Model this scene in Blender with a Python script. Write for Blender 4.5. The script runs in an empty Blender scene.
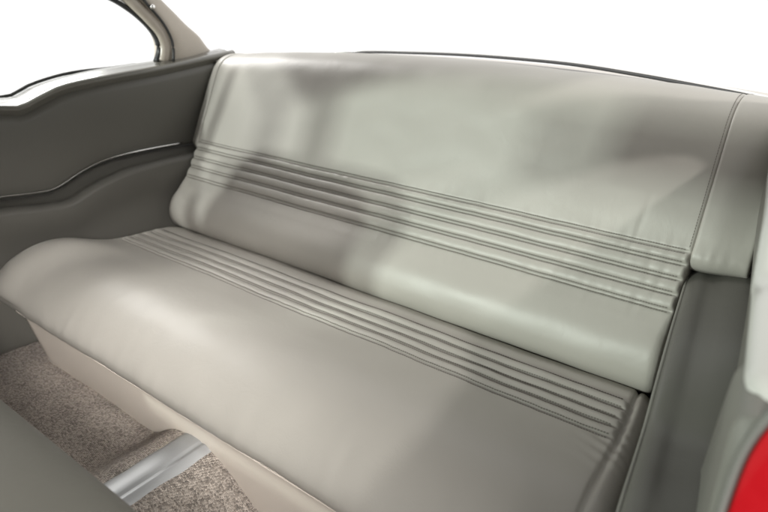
import bpy, math, random
from mathutils import Vector, Matrix, noise
random.seed(7)
SC = bpy.context.scene
COL = SC.collection

# ------------------------------------------------------------------ camera
def make_camera():
    cd = bpy.data.cameras.new('camera'); co = bpy.data.objects.new('camera', cd); COL.objects.link(co)
    yaw, pitch, roll = -0.6516, -0.4144, 0.0020
    cy, sy, cp, sp = math.cos(yaw), math.sin(yaw), math.cos(pitch), math.sin(pitch)
    f = Vector((sy*cp, cy*cp, sp)); r = Vector((cy, -sy, 0)); u = r.cross(f)
    r2 = r*math.cos(roll) + u*math.sin(roll); u2 = -r*math.sin(roll) + u*math.cos(roll)
    m = Matrix((r2, u2, -f)).transposed().to_4x4(); m.translation = Vector((1.36397, -0.90186, 0.57786))
    co.matrix_world = m
    cd.sensor_width = 36; cd.lens = 627.746/768*36
    cd.clip_start = 0.02; cd.clip_end = 200
    cd.dof.use_dof = True; cd.dof.focus_distance = 0.99; cd.dof.aperture_fstop = 4.2
    SC.camera = co
make_camera()

# ------------------------------------------------------------------ world, lamps, exposure
w = bpy.data.worlds.new('World'); SC.world = w; w.use_nodes = True
bg = w.node_tree.nodes['Background']; bg.inputs[0].default_value = (1.0, 0.995, 0.985, 1); bg.inputs[1].default_value = 1.08

def lamp(name, loc, target, size, power, color):
    d = bpy.data.lights.new(name, 'AREA'); d.shape = 'RECTANGLE'; d.size, d.size_y = size; d.energy = power; d.color = color
    o = bpy.data.objects.new(name, d); COL.objects.link(o); o.location = loc
    o.rotation_euler = (Vector(target) - Vector(loc)).to_track_quat('-Z', 'Y').to_euler()
    return o
lamp('studio_strobe', (-1.24, -4.6, 1.26), (0.6, 0.0, 0.25), (0.15, 0.12), 132, (0.95, 1.0, 0.965))
lamp('studio_strobe', (-0.92, -4.6, 1.36), (0.6, 0.0, 0.25), (0.15, 0.12), 88, (0.96, 1.0, 0.96))  # second front lamp, added to overlap and soften the first one's shadows
lamp('studio_strobe', (2.9, -0.75, 1.75), (1.1, 0.0, 0.2), (0.12, 0.12), 22, (1.0, 0.97, 0.94))
dl = lamp('base_fill', (1.95, -1.30, 0.86), (0.25, -0.45, -0.18), (0.35, 0.35), 2.5, (1.0, 0.96, 0.93)); dl.data.spread = math.radians(34)  # unseen fill lamp, added to brighten the seat base; spread kept narrow
lamp('cushion_fill', (-2.1, 0.4, 2.0), (0.4, -0.35, 0.0), (1.1, 0.9), 58, (1.0, 0.98, 0.96))  # unseen fill lamp, added for a highlight on the cushion's left front

SC.view_settings.view_transform = 'Standard'; SC.view_settings.look = 'None'
SC.view_settings.exposure = 0.24; SC.view_settings.gamma = 1
SC.cycles.use_denoising = True
SC.cycles.max_bounces = 8; SC.cycles.diffuse_bounces = 4; SC.cycles.transparent_max_bounces = 16
SC.cycles.caustics_reflective = False; SC.cycles.caustics_refractive = False

# ------------------------------------------------------------------ materials
def base_mat(name):
    m = bpy.data.materials.new(name); m.use_nodes = True
    nt = m.node_tree; return m, nt, nt.nodes['Principled BSDF']
def N(nt, t, **kw):
    n = nt.nodes.new(t)
    for k, v in kw.items():
        if k in n.inputs: n.inputs[k].default_value = v
        else: setattr(n, k, v)
    return n
def leather(name, col, rough=0.36, grain=0.04, spec=0.5, var=0.06, scale=700):
    m, nt, b = base_mat(name); L = nt.links.new
    tc = N(nt, 'ShaderNodeTexCoord')
    n1 = N(nt, 'ShaderNodeTexNoise', Scale=6.0, Detail=4.0)
    L(tc.outputs['Object'], n1.inputs['Vector'])
    mix = N(nt, 'ShaderNodeMix', data_type='RGBA')
    mix.inputs['A'].default_value = (*[c*(1-var) for c in col], 1); mix.inputs['B'].default_value = (*[min(1, c*(1+var)) for c in col], 1)
    L(n1.outputs['Fac'], mix.inputs['Factor']); L(mix.outputs['Result'], b.inputs['Base Color'])
    v = N(nt, 'ShaderNodeTexVoronoi', Scale=scale, feature='F1')
    n2 = N(nt, 'ShaderNodeTexNoise', Scale=scale*0.35, Detail=3.0)
    L(tc.outputs['Object'], v.inputs['Vector']); L(tc.outputs['Object'], n2.inputs['Vector'])
    add = N(nt, 'ShaderNodeMath', operation='ADD'); L(v.outputs['Distance'], add.inputs[0]); L(n2.outputs['Fac'], add.inputs[1])
    bp = N(nt, 'ShaderNodeBump', Strength=grain, Distance=0.0006); L(add.outputs[0], bp.inputs['Height'])
    n3 = N(nt, 'ShaderNodeTexNoise', Scale=34.0, Detail=6.0, Roughness=0.62, Distortion=0.8)
    mp = N(nt, 'ShaderNodeMapping'); mp.inputs['Scale'].default_value = (1.0, 1.0, 0.55)
    L(tc.outputs['Object'], mp.inputs['Vector']); L(mp.outputs['Vector'], n3.inputs['Vector'])
    bp2 = N(nt, 'ShaderNodeBump', Strength=0.32, Distance=0.0016); L(n3.outputs['Fac'], bp2.inputs['Height']); L(bp.outputs['Normal'], bp2.inputs['Normal'])
    L(bp2.outputs['Normal'], b.inputs['Normal'])
    mr = N(nt, 'ShaderNodeMapRange'); mr.inputs['To Min'].default_value = rough-0.05; mr.inputs['To Max'].default_value = rough+0.06
    L(n1.outputs['Fac'], mr.inputs['Value']); L(mr.outputs['Result'], b.inputs['Roughness'])
    b.inputs['Specular IOR Level'].default_value = spec
    return m
def plain(name, col, rough=0.4, metal=0.0, coat=0.0, bump=0.0, bscale=80):
    m, nt, b = base_mat(name); L = nt.links.new
    tc = N(nt, 'ShaderNodeTexCoord'); n1 = N(nt, 'ShaderNodeTexNoise', Scale=bscale, Detail=5.0)
    L(tc.outputs['Object'], n1.inputs['Vector'])
    mix = N(nt, 'ShaderNodeMix', data_type='RGBA')
    mix.inputs['A'].default_value = (*[c*0.95 for c in col], 1); mix.inputs['B'].default_value = (*[min(1, c*1.05) for c in col], 1)
    L(n1.outputs['Fac'], mix.inputs['Factor']); L(mix.outputs['Result'], b.inputs['Base Color'])
    mr = N(nt, 'ShaderNodeMapRange'); mr.inputs['To Min'].default_value = max(0.02, rough-0.04); mr.inputs['To Max'].default_value = rough+0.04
    L(n1.outputs['Fac'], mr.inputs['Value']); L(mr.outputs['Result'], b.inputs['Roughness'])
    b.inputs['Metallic'].default_value = metal; b.inputs['Coat Weight'].default_value = coat
    if bump:
        bp = N(nt, 'ShaderNodeBump', Strength=bump, Distance=0.001); L(n1.outputs['Fac'], bp.inputs['Height']); L(bp.outputs['Normal'], b.inputs['Normal'])
    return m
def carpet_mat():
    m, nt, b = base_mat('loop_carpet'); L = nt.links.new
    tc = N(nt, 'ShaderNodeTexCoord')
    mp = N(nt, 'ShaderNodeMapping'); mp.inputs['Rotation'].default_value = (0, 0, 0.25); mp.inputs['Scale'].default_value = (1, 1.45, 1)
    L(tc.outputs['Object'], mp.inputs['Vector'])
    v = N(nt, 'ShaderNodeTexVoronoi', Scale=262.0, feature='F1', Randomness=0.38); L(mp.outputs['Vector'], v.inputs['Vector'])
    sep = N(nt, 'ShaderNodeSeparateColor'); L(v.outputs['Color'], sep.inputs['Color'])
    wear = N(nt, 'ShaderNodeTexNoise', Scale=14.0, Detail=3.0); L(tc.outputs['Object'], wear.inputs['Vector'])
    sm = N(nt, 'ShaderNodeMath', operation='MULTIPLY_ADD'); sm.inputs[1].default_value = 0.5; sm.inputs[2].default_value = -0.25
    L(wear.outputs['Fac'], sm.inputs[0])
    sa = N(nt, 'ShaderNodeMath', operation='ADD'); L(sep.outputs['Red'], sa.inputs[0]); L(sm.outputs[0], sa.inputs[1])
    ramp = N(nt, 'ShaderNodeValToRGB'); e = ramp.color_ramp.elements
    e[0].position = 0.0; e[0].color = (0.19, 0.163, 0.142, 1)
    e[1].position = 1.0; e[1].color = (0.54, 0.475, 0.42, 1)
    k = e.new(0.35); k.color = (0.325, 0.28, 0.245, 1)
    k = e.new(0.7); k.color = (0.44, 0.385, 0.34, 1)
    L(sa.outputs[0], ramp.inputs['Fac'])
    L(ramp.outputs['Color'], b.inputs['Base Color'])
    inv = N(nt, 'ShaderNodeMath', operation='SUBTRACT'); inv.inputs[0].default_value = 1.0; L(v.outputs['Distance'], inv.inputs[1])
    bp = N(nt, 'ShaderNodeBump', Strength=1.0, Distance=0.0045); L(inv.outputs[0], bp.inputs['Height']); L(bp.outputs['Normal'], b.inputs['Normal'])
    b.inputs['Roughness'].default_value = 0.95; b.inputs['Specular IOR Level'].default_value = 0.1
    b.inputs['Sheen Weight'].default_value = 0.15
    return m
def glass_mat(name, tint, refl=0.08):
    m = bpy.data.materials.new(name); m.use_nodes = True; nt = m.node_tree; nt.nodes.clear(); L = nt.links.new
    out = N(nt, 'ShaderNodeOutputMaterial'); tr = N(nt, 'ShaderNodeBsdfTransparent'); gl = N(nt, 'ShaderNodeBsdfGlossy')
    tr.inputs['Color'].default_value = (*tint, 1); gl.inputs['Roughness'].default_value = 0.02
    mx = N(nt, 'ShaderNodeMixShader'); mx.inputs[0].default_value = refl
    L(tr.outputs[0], mx.inputs[1]); L(gl.outputs[0], mx.inputs[2]); L(mx.outputs[0], out.inputs['Surface'])
    return m

SEAT = (0.385, 0.365, 0.330)
M_seat = leather('seat_leather', SEAT, rough=0.45, spec=0.5)
M_thread = plain('grey_thread', (0.20, 0.186, 0.166), rough=0.8)
M_base = leather('seat_base_vinyl', (0.68, 0.615, 0.545), rough=0.5, grain=0.05)
M_panel = leather('panel_leather', (0.122, 0.117, 0.102), rough=0.38, grain=0.06)
M_ledge = leather('ledge_leather', (0.098, 0.094, 0.083), rough=0.44, spec=0.4, grain=0.06)
M_front = leather('front_seat_leather', (0.085, 0.082, 0.068), rough=0.5)
M_chrome = plain('chrome', (0.86, 0.85, 0.83), rough=0.08, metal=1.0)
M_strip = plain('brushed_aluminium', (0.34, 0.345, 0.35), rough=0.45, metal=0.25, bscale=5)
M_sill = plain('painted_garnish', (0.15, 0.143, 0.124), rough=0.2, coat=0.6, bscale=6)
M_pale = plain('pale_garnish', (0.50, 0.495, 0.465), rough=0.3, bscale=6)
M_pillar = plain('pillar_paint', (0.47, 0.42, 0.355), rough=0.3)
M_rubber = plain('black_rubber', (0.018, 0.018, 0.018), rough=0.45)
M_seal = plain('grey_rubber', (0.30, 0.29, 0.27), rough=0.5)
M_red = plain('red_body_paint', (0.42, 0.004, 0.009), rough=0.25, coat=1.0)
M_cover = plain('grey_pillar_vinyl', (0.165, 0.16, 0.142), rough=0.5)
M_rim = plain('pale_door_rubber', (0.13, 0.128, 0.115), rough=0.5)
M_shelf = leather('shelf_vinyl', (0.55, 0.52, 0.48), rough=0.5)
M_head = plain('headliner', (0.16, 0.15, 0.13), rough=0.9)
M_carpet = carpet_mat()
M_glass = glass_mat('clear_glass', (0.985, 0.99, 0.985), 0.015)
M_tint = glass_mat('green_tinted_glass', (0.87, 0.925, 0.875), 0.05)

# ------------------------------------------------------------------ helpers
def tag(o, label=None, cat=None, group=None, kind=None):
    for k, v in (('label', label), ('category', cat), ('group', group), ('kind', kind)):
        if v: o[k] = v
    return o
def empty(name, loc, label, cat):
    o = bpy.data.objects.new(name, None); COL.objects.link(o); o.location = loc; o.empty_display_size = 0.1
    return tag(o, label, cat)
def obj(name, verts, faces, mat, parent=None, smooth=True, bevel=0, seg=2, subsurf=0):
    me = bpy.data.meshes.new(name); me.from_pydata([tuple(v) for v in verts], [], faces); me.update()
    o = bpy.data.objects.new(name, me); COL.objects.link(o); me.materials.append(mat)
    import bmesh
    bm = bmesh.new(); bm.from_mesh(me); bmesh.ops.recalc_face_normals(bm, faces=bm.faces); bm.to_mesh(me); bm.free()
    if smooth: me.polygons.foreach_set('use_smooth', [True]*len(me.polygons))
    if parent: o.parent = parent; o.matrix_parent_inverse = Matrix.Translation(-Vector(parent.location))
    if bevel:
        b = o.modifiers.new('bevel', 'BEVEL'); b.width = bevel; b.segments = seg; b.limit_method = 'ANGLE'; b.angle_limit = math.radians(35)
    if subsurf:
        s = o.modifiers.new('subsurf', 'SUBSURF'); s.levels = s.render_levels = subsurf
    return o
def interp(pts, t):
    """Catmull-Rom through (key, value...) tuples sorted by key"""
    n = len(pts)
    if t <= pts[0][0]: return tuple(pts[0][1:]) if len(pts[0]) > 2 else pts[0][1]
    if t >= pts[-1][0]: return tuple(pts[-1][1:]) if len(pts[-1]) > 2 else pts[-1][1]
    i = 0
    while pts[i+1][0] < t: i += 1
    p1, p2 = pts[i], pts[i+1]; p0 = pts[i-1] if i else None; p3 = pts[i+2] if i+2 < n else None
    h = p2[0]-p1[0]; s = (t-p1[0])/h; out = []
    for k in range(1, len(p1)):
        m1 = (p2[k]-p0[k])/(p2[0]-p0[0]) if p0 else (p2[k]-p1[k])/h
        m2 = (p3[k]-p1[k])/(p3[0]-p1[0]) if p3 else (p2[k]-p1[k])/h
        a = s*s*s; b = s*s
        out.append((2*a-3*b+1)*p1[k] + (a-2*b+s)*h*m1 + (-2*a+3*b)*p2[k] + (a-b)*h*m2)
    return tuple(out) if len(out) > 1 else out[0]
def sstep(a, b, t):
    t = min(1, max(0, (t-a)/(b-a))); return t*t*(3-2*t)
def curve_pts(ctrl, step):
    """Catmull-Rom resample of a point list by arc length"""
    n = len(ctrl[0]); key = [0.0]
    for a, b in zip(ctrl, ctrl[1:]): key.append(key[-1] + math.dist(a, b))
    pts = [(k, *c) for k, c in zip(key, ctrl)]
    m = max(2, int(key[-1]/step)); return [Vector(interp(pts, key[-1]*i/m)) for i in range(m+1)]
def grid(nu, nv, fn):
    verts = [fn(i, j) for i in range(nu) for j in range(nv)]
    faces = [(i*nv+j, (i+1)*nv+j, (i+1)*nv+j+1, i*nv+j+1) for i in range(nu-1) for j in range(nv-1)]
    return verts, faces
def loft(rings, closed=True, caps=True):
    n = len(rings[0]); V = [v for r in rings for v in r]; F = []
    for i in range(len(rings)-1):
        for j in range(n if closed else n-1):
            k = (j+1) % n; F.append((i*n+j, i*n+k, (i+1)*n+k, (i+1)*n+j))
    if closed and caps: F.append(tuple(range(n))); F.append(tuple((len(rings)-1)*n+j for j in range(n)))
    return V, F
def tube(path, rad, seg=10, flat=None, up=Vector((0, 0, 1))):
    """sweep an ellipse; flat=(a,b) half sizes along side/up directions"""
    rings = []; P = [Vector(p) for p in path]
    for i, p in enumerate(P):
        t = (P[min(i+1, len(P)-1)] - P[max(i-1, 0)]).normalized()
        s = t.cross(up); s = s.normalized() if s.length > 1e-5 else Vector((1, 0, 0)); v = s.cross(t)
        a, b = flat if flat else (rad, rad)
        rings.append([p + s*(a*math.cos(q)) + v*(b*math.sin(q)) for q in [2*math.pi*k/seg for k in range(seg)]])
    return loft(rings)
def prism(poly, axis, a, b):
    """poly: list of 2-tuples in the two other axes"""
    def mk(p, d): c = list(p); c.insert(axis, d); return Vector(c)
    n = len(poly); V = [mk(p, a) for p in poly] + [mk(p, b) for p in poly]
    F = [tuple(range(n)), tuple(range(2*n-1, n-1, -1))] + [(i, (i+1) % n, n+(i+1) % n, n+i) for i in range(n)]
    return V, F
def merge(parts):
    V, F = [], []
    for v, f in parts:
        k = len(V); V += v; F += [tuple(i+k for i in q) for q in f]
    return V, F
def wob(x, y, sc, z=0.0): return noise.noise(Vector((x*sc, y*sc, z)))

def flare(y): return -0.13*(0.09-y)          # the cabin widens towards the front

# ------------------------------------------------------------------ setting: carpet with the tunnel hump
def floor_z(x, y):
    c = 0.585
    left = -0.226
    h = math.exp(-(abs(x-c)/0.125)**3.2)*0.075
    base = left - 0.045*sstep(c, c+0.16, x)
    return base + h
def carpet():
    nx, ny = 150, 70
    def f(i, j):
        x = -0.16 + 1.56*i/(nx-1); y = -1.05 + 0.75*j/(ny-1)
        return Vector((x, y, floor_z(x, y) + 0.0015*wob(x, y, 18)))
    o = obj('carpet', *grid(nx, ny, f), M_carpet)
    tag(o, kind='structure')
carpet()

# ------------------------------------------------------------------ car body
def side_curve_sill(y):   # height of the seam under the sill
    return interp([(-0.55, .315), (-.40, .316), (-.327, .317), (-.285, .311), (-.246, .325), (-.189, .345), (-.085, .356), (.041, .365), (.182, .380), (.30, .392)], y)
def side_curve_glass(y):
    return interp([(-0.55, .338), (-.40, .338), (-.298, .338), (-.265, .336), (-.212, .357), (-.12, .375), (-.023, .383), (.072, .388), (.14, .392), (.22, .400), (.30, .41)], y)
MX = 0.6035*2    # mirror plane of the cabin
def mir(v, on): return Vector((MX - v[0], v[1], v[2])) if on else Vector(v)

body = empty('car_body', (0.6, 0.3, -0.25), 'cream car body with curved rear pillar, window sills and red door jamb', 'car body')

def sill(on, y0, y1, name):
    ny = 70; rings = []
    for i in range(ny):
        y = y0 + (y1-y0)*i/(ny-1); F = flare(y); zs = side_curve_sill(y); zg = side_curve_glass(y)
        end = 1.0
        if on: end = math.sqrt(max(0.02, 1-max(0, (y0+0.03-y)/0.03)**2))   # rounded nose at the door opening
        prof = [(-.058, zs+.001), (-.0535, zs+.004), (-.052, zs+.009), (-.0545, zs+.013), (-.062, zs+.0165), (-.078, zg-.0065), (-.095, zg-.002), (-.118, zg+.000), (-.150, zg-.006), (-.165, zg-.04), (-.12, zs-.05), (-.064, zs-.03)]
        cx, cz = -.105, zs+.0
        sh = -.011 if on else 0
        rings.append([mir((F+sh+cx+(px-cx)*end, y, cz+(pz-cz)*end), on) for px, pz in prof])
    obj(name, *loft(rings), M_pale if on else M_sill, body)
sill(False, -1.2, 0.262, 'window_sill')
sill(True, -0.49, 0.262, 'window_sill')

# window opening of the rear side window: rubber, inner frame, pillar
open_pts = [(-.125, -.016, .535), (-.120, .012, .517), (-.116, .040, .494), (-.112, .066, .465), (-.110, .080, .438), (-.110, .082, .412), (-.112, .070, .386)]
def body_side(on):
    path = curve_pts([(-.13, -.30, .60), (-.129, -.10, .57), *open_pts], 0.006)
    obj('window_seal', *tube([mir(p, on) for p in path], 0.007, 8, flat=(.010, .006)), M_rubber, body)
    # inner frame: wide band between rubber and the pillar
    fr = curve_pts([(-.115, -.30, .628), (-.114, -.10, .60), (-.108, .008, .545), (-.102, .036, .518), (-.098, .066, .485), (-.096, .088, .455), (-.096, .096, .425), (-.096, .092, .400), (-.098, .086, .385)], 0.006)
    rings = []
    for i, p in enumerate(fr):
        t = (fr[min(i+1, len(fr)-1)]-fr[max(i-1, 0)]).normalized(); s = Vector((1, 0, 0)); v = t.cross(s).normalized()
        q = [(-.022, -.012), (-.004, -.014), (.003, -.009), (.004, .000), (.003, .008), (-.003, .013), (-.022, .012)]
        rings.append([mir(p + s*a - v*b, on) for a, b in q])
    obj('window_frame', *loft(rings), M_pillar, body)
    obj('frame_trim', *tube([mir((p[0]+.004, p[1], p[2]), on) for p in [q + Vector((.006, .008, .007)) for q in path]], .002, 8), M_chrome, body)
    # fine dark channel between frame and pillar
    ch = curve_pts([(-.112, -.10, .622), (-.098, .030, .553), (-.092, .060, .517), (-.088, .090, .478), (-.088, .108, .440), (-.088, .110, .412), (-.088, .106, .386)], 0.006)
    obj('frame_channel', *tube([mir(p, on) for p in ch], 0.0035, 8), M_rubber, body)
    # rear pillar, a leaning tapered solid with a hollowed inner face
    ys0 = [(.385, .100), (.42, .106), (.46, .096), (.50, .072), (.55, .030), (.62, -.05), (.70, -.20)]
    ys1 = [(.385, .262), (.405, .232), (.44, .205), (.47, .170), (.50, .140), (.535, .104), (.62, .03), (.70, -.08)]
    nz = 40; rings = []
    for i in range(nz):
        z = .378 + (.70-.378)*i/(nz-1); a = interp(ys0, z); b = interp(ys1, z)
        ring = []
        for k in range(13):
            t = k/12; y = a+(b-a)*t
            ring.append(mir((-.080 + .12*(z-.4)*0 - .010*math.sin(math.pi*t) - .022*t**3 - .02*(1-t)**6 - 0.04*(z-.39), y, z), on))
        ring += [mir((-.165, b, z), on), mir((-.165, a, z), on)]
        rings.append(ring)
    obj('rear_pillar', *loft(rings), M_pillar, body)
    gp = curve_pts([mir((-.094-.04*(z-.39)-.020, interp(ys1, z)-.004, z), on) for z in [.392+.012*k for k in range(24)]], .008)
    obj('rear_window_garnish', *tube(gp, .007, 10, flat=(.010, .006)), M_sill, body)
    obj('side_glass', *prism([(-1.2, .30), (.10, .35), (.10, .45), (-.02, .56), (-1.2, .60)], 0, *( (-.138, -.134) if not on else (MX+.134+.06, MX+.138+.06))), M_glass, body, smooth=False)
body_side(False); body_side(True)
# dark line of the window channel at the foot of the left glass
p = [(-.150+flare(y)+.0, y, side_curve_glass(y)-.001-.007*sstep(-.16, .0, y)) for y in [-1.1+.02*i for i in range(58)]]
obj('window_seal', *tube(p, .004, 8), M_rubber, body)
# coat hook on the pillar and small dark pocket at its foot
V, F = loft([[Vector((-.089+.004*k*(1 if k < 3 else .8), .064+r*math.cos(q), .517+r*math.sin(q))) for q in [2*math.pi*j/12 for j in range(12)]] for k, r in enumerate((.006, .0065, .005, .002))])
obj('coat_hook', V, F, M_chrome, body)

# rear window surround and package shelf
def shelf():
    nx, ny = 60, 20
    def f(i, j):
        x = -.11 + 1.43*i/(nx-1); t = j/(ny-1); y = .20 + (.33-.10*((x-.6)/.7)**2)*t
        z = .40 - .018*((x-.68)/.7)**2 + .003*math.sin(t*3)
        return Vector((x, y, z))
    obj('package_shelf', *grid(nx, ny, f), M_shelf, body)
    pts = [(.16, .435, .3915), (.255, .46, .4005), (.40, .475, .4065), (.55, .475, .4115), (.70, .465, .4135), (.85, .445, .413), (1.00, .415, .4065), (1.10, .385, .4015), (1.19, .345, .3985), (1.27, .30, .394)]
    P = curve_pts(pts, .02)
    obj('rear_window_seal', *tube(P, .006, 8, flat=(.013, .0027)), M_rubber, body)
    P2 = [q + Vector((0, .006, .0034)) for q in P]
    obj('rear_window_trim', *tube(P2, .004, 8, flat=(.007, .0022)), M_chrome, body)
    rings = [[q + Vector((0, .02, .0)), q + Vector((0, -.10, .26))] for q in P]
    obj('rear_glass', *loft(rings, closed=False), M_glass, body)
shelf()

# roof, windscreen, front pillars: above and ahead of the picture
def roof():
    nx, ny = 24, 30; rings = []
    for j in range(ny):
        t = j/(ny-1); y = -1.30 + 1.42*t
        ring = []
        for i in range(nx):
            u = i/(nx-1)*2-1; x = .6035 + u*(.66+.05*(1-t))
            z = .80 - .10*abs(u)**4 - .09*abs(2*t-1)**3
            ring.append(Vector((x, y, z)))
        for i in range(nx-1, -1, -1):
            v = ring[i]; ring.append(v + Vector((0, 0, .025)))
        rings.append(ring)
    obj('roof', *loft(rings), M_head, body)
    for s in (0, 1):
        obj('front_pillar', *tube([mir(q, s) for q in [(-.15, -1.62, .30), (-.14, -1.48, .48), (-.115, -1.33, .66)]], .03, 10), M_pillar, body)
    g = [[Vector((x, -1.86-.10*(1-u*u), .30)), Vector((x*.94+.036, -1.30-.05*(1-u*u), .70))] for x, u in [(-.14+1.487*i/20, i/10-1) for i in range(21)]]
    obj('windscreen', *loft(g, closed=False), M_tint, body)
roof()
obj('dashboard', *prism([(-1.95, -.2), (-1.95, .29), (-1.80, .30), (-1.55, .27), (-1.50, .20), (-1.55, .02), (-1.55, -.2)], 0, -.14, 1.35), M_panel, body, bevel=.02, seg=3)

for s_ in (0,):
    obj('shadow_rail', *tube([mir((-.115, y, .622 - .01*math.sin(y*2)), s_) for y in [-1.32+.06*i for i in range(19)]], .03, 12), M_head, body)  # unseen rail, added low on the left to shade the backrest's top
obj('window_post', *tube([(-.150, -.60, .28), (-.125, -.54, .62)], .016, 12), M_chrome, body)
obj('bulkhead', *prism([(.16, -.36), (.30, .36), (.34, .36), (.34, -.36)], 0, -.20, 1.42), M_rubber, body, smooth=False)
obj('floor_pan', *prism([(-1.95, -.36), (-1.95, -.30), (.2, -.30), (.2, -.36)], 0, -.25, 1.42), M_rubber, body, smooth=False)
obj('seat_well', *prism([(-.33, -.30), (-.33, -.14), (.03, -.10), (.06, -.04), (.20, -.04), (.20, -.30)], 0, -.06, 1.30), M_rubber, body, smooth=False)
def mirror():
    V, F = loft([[Vector((.56+.12*s_*math.cos(q), -1.36+yy, .625+.033*s_*math.sin(q))) for q in [2*math.pi*k/24 for k in range(24)]] for yy, s_ in ((-.025, .5), (-.02, .85), (-.01, 1), (.0, 1), (.002, .94))])
    obj('shadow_mirror', *merge([(V, F), tube([(.60, -1.38, .63), (.60, -1.40, .70)], .008)]), M_chrome, body)  # unseen mirror, added as a blocker to shade the backrest's upper right
mirror()
obj('shadow_visor', *prism([(-1.335, .685), (-1.345, .68), (-1.335, .588), (-1.325, .588), (-1.322, .68)], 0, .33, .60), M_head, body, bevel=.004)  # unseen panel, added to cast the dark patch on the backrest's upper right
# door opening on the right: red lock pillar and the rubber along its edge
def jamb():
    edge = [(1.3545, -.505, 0.032), (1.3550, -.505, 0.212), (1.3555, -.505, 0.262), (1.3575, -.505, 0.296), (1.3625, -.505, 0.320), (1.370, -.505, 0.337), (1.39, -.505, 0.350), (1.43, -.505, 0.357)]
    E2 = curve_pts(edge, .008)
    rings = [[Vector((q.x, q.y, q.z)), Vector((q.x+.10, q.y+.00, q.z)), Vector((q.x+.10, q.y+.3, q.z)), Vector((q.x+.0, q.y+.3, q.z))] for q in E2]
    obj('door_jamb', *loft(rings), M_red, body, bevel=.004)
    obj('door_seal', *tube([q + Vector((-.004, -.004, .003)) for q in E2], .0032, 10), M_rim, body)
jamb()
# grey inner cover of the lock pillar, between the side panel and the door rubber
def cover():
    rings = []
    for i in range(40):
        t = i/39; y = -.26 - .244*t; F = flare(y)
        x0 = MX-F+.060; top = .09 + .235*sstep(0, .72, t)
        ring = [(x0+.004, y, -.24), (x0+.002, y, .10), (x0, y, top-.014), (x0+.004, y, top-.004), (x0+.012, y, top), (x0+.05, y, top), (x0+.05, y, -.24)]
        rings.append([Vector(q) for q in ring])
    obj('pillar_cover', *loft(rings), M_cover, body)
cover()

# ------------------------------------------------------------------ side trim panels
def ledge_z(y):
    return interp([(-.7, .118), (-.387, .120), (-.30, .110), (-.244, .109), (-.195, .128), (-.145, .143), (-.094, .153), (.0, .159), (.097, .161), (.20, .162)], y)
def chrome_z(y):
    return interp([(-.7, .135), (-.369, .136), (-.30, .130), (-.256, .129), (-.225, .139), (-.195, .153), (-.145, .170), (-.094, .1785), (.0, .1815), (.066, .181), (.20, .179)], y)
def side_panel(on):
    y0 = -1.2 if not on else -.49
    root = empty('side_panel', mir((-.06, -.2, -.22), on),
                 'dark grey side panel with a chrome strip curving above its armrest ledge' if not on else
                 'near dark grey side panel between the seat end and the red door jamb', 'side panel')
    ys = [y0 + (.27-y0)*i/139 for i in range(140)]
    rings = []
    for y in ys:
        F = flare(y); zs = side_curve_sill(y); zc = chrome_z(y)
        prof = []
        n = 16
        for k in range(n+1):
            t = k/n; z = zc-.008 + (zs-zc+.008)*t
            puff = .010*max(0, math.sin(math.pi*t))**.6
            x = -.066 + puff + (.010*t) - (.020 if on else 0)
            if t > .93: x -= .012*((t-.93)/.07)**2
            prof.append((x, z))
        ring = [mir((F+x, y, z), on) for x, z in prof]
        ring += [mir((F-.10, y, zs-.004), on), mir((F-.10, y, zc-.008), on)]
        rings.append(ring)
    obj('upper_panel', *loft(rings), M_panel, root)
    rings = []
    for y in ys:
        F = flare(y); zl = ledge_z(y); zc = chrome_z(y)
        zr = zl-.012
        prof = [(-.062-(.020 if on else 0), zc-.010), (-.050, zc-.014), (-.034, zr+.013)]
        for k in range(9):
            a = math.pi*.60 - math.pi*.60*k/8
            prof.append((-.018+.020*math.cos(a), zr+.014*math.sin(a)))
        for k in range(1, 14):
            z = zr - (zr+.24)*k/13
            prof.append((.002-.026*sstep(0, .10, zr-z)-.012*sstep(.1, .3, zr-z), z))
        ring = [mir((F+x, y, z), on) for x, z in prof] + [mir((F-.10, y, -.24), on), mir((F-.10, y, zc-.010), on)]
        rings.append(ring)
    obj('armrest_ledge', *loft(rings), M_ledge, root)
    if on:
        pp = [mir((flare(y)+.0025, y, ledge_z(y)-.010), True) for y in ys if y < .13]
        obj('piping', *tube(pp, .0026, 8), M_cover, root)
        return root
    path = [mir((flare(y)-.058, y, chrome_z(y)+.0005), on) for y in ys if y < .085]
    obj('chrome_strip', *tube(path, .002, 8, flat=(.0032, .0019)), M_chrome, root)
    return root
side_panel(False); side_panel(True)

# ------------------------------------------------------------------ rear bench seat
seat = empty('rear_bench_seat', (.6, -.2, -.226), 'pale grey leather rear bench seat with ribbed stitching across its backrest and cushion', 'car seat')

def polyline_frame(ctrl, step):
    P = curve_pts(ctrl, step); out = []; s = 0
    for i, p in enumerate(P):
        if i: s += (p-P[i-1]).length
        t = (P[min(i+1, len(P)-1)]-P[max(i-1, 0)]).normalized()
        out.append((p, Vector((-t.y, t.x)), s))       # 2D normal = left of the direction
    return out
def s_of(frame, y=None, z=None, lo=0):
    return min((f for f in frame if f[2] > lo), key=lambda f: abs((f[0].y-z) if z is not None else (f[0].x-y)))[2]
def at_s(frame, s):
    for a, b in zip(frame, frame[1:]):
        if b[2] >= s:
            t = (s-a[2])/max(1e-9, b[2]-a[2]); return a[0].lerp(b[0], t), a[1].lerp(b[1], t).normalized()
    return frame[-1][0], frame[-1][1]

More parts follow.
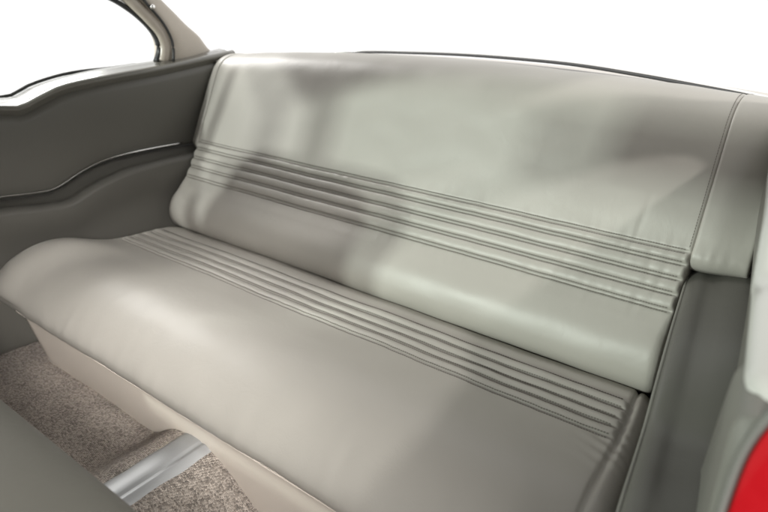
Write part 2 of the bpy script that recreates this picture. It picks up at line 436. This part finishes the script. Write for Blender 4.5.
# 2-D profile of the backrest (y, z) from the crease upward and over the top
BP = [(.070, -.030), (.035, -.028), (.008, -.022), (-.012, -.008), (-.021, .014), (-.021, .036), (-.010, .065), (.014, .092), (.034, .112), (.060, .153), (.085, .196), (.112, .255), (.138, .318), (.160, .372), (.177, .402), (.197, .420), (.228, .429), (.270, .428), (.320, .414), (.35, .37)]
BF = polyline_frame(BP, .0022)
# profile of the cushion, from the crease forward and down under the front edge
CP = [(.060, -.075), (.040, -.055), (.018, -.032), (-.006, -.013), (-.035, -.002), (-.07, .002), (-.12, .003), (-.18, .006), (-.24, .014), (-.30, .019), (-.35, .013), (-.395, -.006), (-.425, -.030), (-.440, -.054), (-.437, -.076), (-.422, -.089), (-.39, -.095)]
CF = [(p, -n, s) for p, n, s in polyline_frame(CP, .0022)]

back_grooves = []
for z in (.196, .178, .158, .137, .115): back_grooves.append(s_of(BF, z=z, lo=.12))
cush_grooves = []
for y in (-.070, -.096, -.122, -.147, -.172): cush_grooves.append(s_of(CF, y=y, lo=.05))

def sway(x): return .0013*wob(x, 3.1, 7.0) + .0006*wob(x, 8.2, 26.0)
def ribs(s, gs, fade, x=0.0):
    d = 0.0; s = s - sway(x)
    for g in gs:
        d -= .0034*math.exp(-((s-g)/.0026)**2)
    if gs[0] <= s <= gs[-1] or gs[-1] <= s <= gs[0]:
        for a, b in zip(gs, gs[1:]):
            lo, hi = min(a, b), max(a, b)
            if lo <= s <= hi: d += .0052*(1+.35*wob(x, gs.index(a)*3.7, 11.0)+.1*wob(x, gs.index(a)*2.3, 34.0))*max(0, math.sin(math.pi*(s-lo)/(hi-lo)))**.7
    return d*fade

CREASES = [(1.118, .215, .052, .10, 0.0012), (1.150, .168, .035, -.15, 0.0010), (1.172, .150, .03, .1, 0.0010), (1.02, .150, .03, .2, 0.0008),
           (.055, .170, .04, -.25, 0.0014), (.11, .15, .03, .2, 0.0009), (.70, .155, .022, .1, 0.0007), (.42, .16, .025, -.1, 0.0007), (.86, .17, .022, .15, 0.0006)]
def creases(x, z):
    d = 0.0
    for cx, cz, ln, tilt, dep in CREASES:
        if abs(x-cx) < .05: d -= dep*math.exp(-((x-cx-tilt*(z-cz))/.0042)**2 - ((z-cz)/ln)**4)
    return d
def back_crown(x, z): return (-.033*((x-.68)/.7)**2)*sstep(.20, .42, z)
def back_point(x, p, n, s, x0, x1, rib=True, off=0.0, rr=.016, wrinkle=1.0):
    d = off
    e = min(x-x0, x1-x)
    if rib: d += ribs(s, back_grooves, sstep(.0, .006, e), x)
    if rib: rr = .016 - .010*sstep(.08, .115, p.y)
    if e < rr: t = 1-max(0, e)/rr; d -= rr*.9*(1-math.sqrt(max(0, 1-t*t)))
    d += wrinkle*creases(x, p.y)
    # soft unevenness of stuffed leather and small puckers along the outer ribs
    d += wrinkle*(.0022*wob(x, s, 5.0, 1.3) + .0010*wob(x, s*1.6, 14.0, 4.1))
    g = min(abs(s-back_grooves[0]), abs(s-back_grooves[-1]))
    d += wrinkle*.0013*math.exp(-g/.016)*wob(x*6, s*1.2, 16.0, 7.7)
    y = p.x + n.x*d; z = p.y + n.y*d
    return Vector((x, y, z + back_crown(x, z)))

def build_back():
    x0, x1 = .004, 1.204
    xs = []; 
    nx = 330
    for i in range(nx): xs.append(x0+(x1-x0)*i/(nx-1))
    for e in (.001, .003, .0055, .0085, .012): xs += [x0+e, x1-e]
    xs = sorted(set(xs))
    def x_at(x, s, z):     # the lower roll spreads outwards a little at the left
        k = sstep(.14, .03, z)
        return x - .022*k*sstep(.30, .0, x) + .004*k*sstep(.9, 1.2, x)
    V = []
    for x in xs:
        for p, n, s in BF:
            v = back_point(x, p, n, s, x0, x1); v.x = x_at(x, s, v.z); V.append(v)
    m = len(BF)
    F = [(i*m+j, (i+1)*m+j, (i+1)*m+j+1, i*m+j+1) for i in range(len(xs)-1) for j in range(m-1)]
    # close the ends: sides run back into the body
    k = len(V)
    for side, xx in ((0, x0), (len(xs)-1, x1)):
        st = len(V)
        for j in range(m):
            v = V[side*m+j]; V.append(Vector((v.x, max(v.y+.05, .12+.25*max(0, v.z)), v.z-.0)))
        F += [(side*m+j, side*m+j+1, st+j+1, st+j) for j in range(m-1)]
    back = obj('backrest', V, F, M_seat, seat)
    # the side wings: upper part only, rounded at the bottom
    sb = s_of(BF, z=.176, lo=.12); st = back_grooves[0]
    for a, b, c in ((-.034, .0055, 0), (1.2025, 1.283, 1)):
        fr = [f for f in BF if f[2] >= sb]; wx = [a+(b-a)*i/40 for i in range(41)]
        V = []; n_ = len(fr)
        for x in wx:
            for p, n, s in fr:
                eb = s-sb; d = .001
                if eb < .022: t = 1-eb/.022; d -= .024*(1-math.sqrt(max(0, 1-t*t)))
                # the wing sits a little forward at its seam and leans back at the outer side
                out = (a-x+.04)/.04 if c == 0 else 0
                v = back_point(x, p, n, s, a, b, rib=False, off=d, rr=.006)
                v.y += .012*sstep(1.22, 1.283, x) if c else .012*sstep(0.0, -.034, x)
                V.append(v)
        F = [(i*n_+j, (i+1)*n_+j, (i+1)*n_+j+1, i*n_+j+1) for i in range(40) for j in range(n_-1)]
        for side in (0, 40):
            q = len(V)
            for j in range(n_):
                v = V[side*n_+j]; V.append(Vector((v.x, v.y+.07, v.z-.02)))
            F += [(side*n_+j, side*n_+j+1, q+j+1, q+j) for j in range(n_-1)]
        q = len(V)
        for i in range(41): v = V[i*n_]; V.append(Vector((v.x, v.y+.08, v.z+.0)))
        F += [(i*n_, (i+1)*n_, q+i+1, q+i) for i in range(40)]
        obj('backrest_wing', V, F, M_seat, seat)
    # stitching: short thread bars in pairs beside every groove and along the side seam
    parts = []
    for g in back_grooves:
        for o in (-.0034, .0034):
            x = x0+.012
            while x < x1-.012:
                p, n = at_s(BF, g+o+sway(x)); d = ribs(g+o+sway(x), back_grooves, 1, x)+.0004 + (.0022*wob(x, g+o, 5.0, 1.3) + .0010*wob(x, (g+o)*1.6, 14.0, 4.1)) 
                gg = min(abs(g+o-back_grooves[0]), abs(g+o-back_grooves[-1]))
                d += .0013*math.exp(-gg/.016)*wob(x*6, (g+o)*1.2, 16.0, 7.7)
                d += creases(x, p.y)
                q = Vector((x, p.x+n.x*d, p.y+n.y*d)); q.z += back_crown(x, q.z); q.x = x_at(x, g, q.z)
                parts.append(bar(q, Vector((1, 0, 0)), Vector((0, n.x, n.y)), .0028, .0010)); x += .0042
    for xs_ in (1.1985,):
        s = back_grooves[0]+.01
        while s < BF[-1][2]-.12:
            p, n = at_s(BF, s); v = back_point(xs_, p, n, s, x0, x1); p2, n2 = at_s(BF, s+.002)
            parts.append(bar(v + Vector((0, n.x, n.y))*.0003, Vector((0, p2.x-p.x, p2.y-p.y)).normalized(), Vector((0, n.x, n.y)), .003, .0006)); s += .0048
    obj('stitching', *merge(parts), M_thread, back, smooth=False)
def bar(c, d, n, ln, r):
    s = d.cross(n).normalized(); V = []
    for a in (-.5, .5):
        for b, h in ((-1, -.6), (1, -.6), (.6, .8), (-.6, .8)): V.append(c + d*(ln*a) + s*(r*b) + n*(r*h))
    return V, [(0, 1, 2, 3), (7, 6, 5, 4), (0, 4, 5, 1), (1, 5, 6, 2), (2, 6, 7, 3), (3, 7, 4, 0)]
build_back()

def cush_x(u, y):
    """u 0..1 across the cushion -> x (wider at the front)"""
    fl = .13*max(0, .02-y)
    a = -.004 - fl*.95; b = 1.214 + fl*.9
    front = sstep(-.22, -.40, y)
    a -= .030*front
    return a + (b-a)*u
def cush_seam(x, xa, xb, y):   # grooves running fore and aft near both ends
    return 0
def build_cushion():
    nx = 330; us = [i/(nx-1) for i in range(nx)]
    for e in (.0006, .0016, .003, .005, .0075): us += [e, 1-e]
    us = sorted(set(us))
    def point(u, p, n, s, extra=0.0):
        y0 = p.x; x = cush_x(u, y0); xa = cush_x(0, y0); xb = cush_x(1, y0)
        d = extra; e = min(x-xa, xb-x); rr = .035
        sx_l = xa+.030+.02*sstep(-.2, -.4, y0); sx_r = xb-.030-.012*sstep(-.1, -.4, y0)
        inside = sstep(-.002, .012, x-sx_l)*sstep(-.002, .012, sx_r-x)
        d += ribs(s, cush_grooves, inside, x)
        d -= .0065*math.exp(-((x-sx_r)/.0034)**2)*sstep(-.43, -.39, y0)
        d -= .0030*math.exp(-((x-sx_l)/.0035)**2)*sstep(-.28, -.22, y0)
        d += .026*max(0, n.y)*math.exp(-((x-xa-.055)/.06)**2)*sstep(-.17, -.33, y0)     # raised soft corner
        if e < rr: t = 1-max(0, e)/rr; d -= rr*.95*(1-math.sqrt(max(0, 1-t*t)))
        d += .0026*wob(x, s, 4.5, 9.3) + .0011*wob(x, s*1.4, 13.0, 2.2) 
        front = sstep(.36, .46, s)
        d += front*.0005*wob(x*3.2, s*.8, 14.0, 5.0)
        g = abs(s-cush_grooves[-1]); d += .0009*math.exp(-g/.012)*wob(x*6, s, 15.0, 3.3)
        # fine draws where the right corner is pulled in
        d += .0011*math.exp(-((x-xb+.035)/.03)**2)*math.exp(-((y0+.19)/.05)**2)*math.sin(260*(y0+.35*(x-xb)))
        return Vector((x, y0+n.x*d, p.y+n.y*d))
    V = []; m = len(CF)
    for u in us:
        for p, n, s in CF: V.append(point(u, p, n, s))
    F = [(i*m+j, (i+1)*m+j, (i+1)*m+j+1, i*m+j+1) for i in range(len(us)-1) for j in range(m-1)]
    for side in (0, len(us)-1):
        q = len(V)
        for j in range(m):
            v = V[side*m+j]; V.append(Vector((v.x, v.y*.98, min(v.z, -.088))))
        F += [(side*m+j, side*m+j+1, q+j+1, q+j) for j in range(m-1)]
    c = obj('seat_cushion', V, F, M_seat, seat)
    parts = []
    for g in cush_grooves:
        for o in (-.0034, .0034):
            p, n = at_s(CF, g+o); x = cush_x(0, p.x)+.045; xe = cush_x(1, p.x)-.045; xa = cush_x(0, p.x); xb = cush_x(1, p.x)
            while x < xe:
                u = (x-xa)/(xb-xa); p, n = at_s(CF, g+o+sway(x)); v = point(u, p, n, g+o+sway(x), .0003)
                parts.append(bar(v, Vector((1, 0, 0)), Vector((0, n.x, n.y)), .0028, .0010)); x += .0042
    obj('stitching', *merge(parts), M_thread, c, smooth=False)
build_cushion()

def build_base():
    nx, nz = 120, 24; V = []
    rings = []
    for i in range(nx):
        u = i/(nx-1); ring = []
        for j in range(nz):
            t = j/(nz-1); z = -.080 - .214*t
            xa = -.045 + .055*t; xb = 1.26-.04*t
            x = xa + (xb-xa)*u
            y = -.418 + .030*t + .006*math.sin(3*math.pi*u)*t
            e = min(x-xa, xb-x)
            if e < .03: q = 1-e/.03; y += .03*(1-math.sqrt(max(0, 1-q*q)))
            y -= .004*math.exp(-((t-.0)/.06)**2)
            ring.append(Vector((x, y, z)))
        ring.append(Vector((ring[-1].x, -.25, ring[-1].z))); ring.append(Vector((ring[0].x, -.25, -.080)))
        rings.append(ring)
    b = obj('seat_base', *loft(rings), M_base, seat)
    pp = [Vector((r[0].x, r[0].y-.0015, r[0].z-.0135)) for r in rings]
    obj('piping', *tube(pp, .0026, 8), M_base, b)
build_base()

# ------------------------------------------------------------------ metal strip on the tunnel
def strip():
    rings = []; n = 40
    for i in range(n):
        y = -.39 - .80*i/(n-1); xc = .583
        prof = [(-.037, -.006), (-.034, -.001), (-.026, .0025), (-.014, .0048), (-.002, .0056), (.008, .0052), (.012, .0040), (.0145, .0018), (.018, .0026), (.021, .0038), (.025, .0030), (.032, -.002), (.040, -.010), (.044, -.020), (0, -.02)]
        rings.append([Vector((xc+px, y, -.1515+pz)) for px, pz in prof])
    o = obj('tunnel_strip', *loft(rings), M_strip, None)
    tag(o, 'brushed metal strip running over the carpeted floor tunnel into the seat base', 'metal strip')
strip()

# ------------------------------------------------------------------ front seat
fs = empty('front_bench_seat', (.6, -1.0, -.25), 'dark olive grey leather front seat with one backrest folded down, at the lower left corner', 'car seat')
def slab(name, c, half, mat, rot=0.0, r=.05):
    nu, nv = 32, 16; V = []; ex = .28
    def se(a, p): s = math.copysign(abs(a)**p, a); return s
    rings = []
    for i in range(nv+1):
        ph = -math.pi/2 + math.pi*i/nv; ring = []
        for j in range(nu):
            th = 2*math.pi*j/nu
            x = half[0]*se(math.cos(ph), ex)*se(math.cos(th), ex); y = half[1]*se(math.cos(ph), ex)*se(math.sin(th), ex); z = half[2]*se(math.sin(ph), .6)
            yy = y*math.cos(rot)-z*math.sin(rot); zz = y*math.sin(rot)+z*math.cos(rot)
            ring.append(Vector((c[0]+x, c[1]+yy, c[2]+zz)))
        rings.append(ring)
    return obj(name, *loft(rings), mat, fs, subsurf=1)
slab('folded_backrest', (.71, -1.025, .173), (.485, .365, .075), M_front, math.radians(-20))
slab('upright_backrest', (.08, -.86, .10), (.21, .345, .07), M_front, math.radians(105))
slab('front_cushion', (.58, -1.12, -.10), (.60, .27, .075), M_front, 0.0)
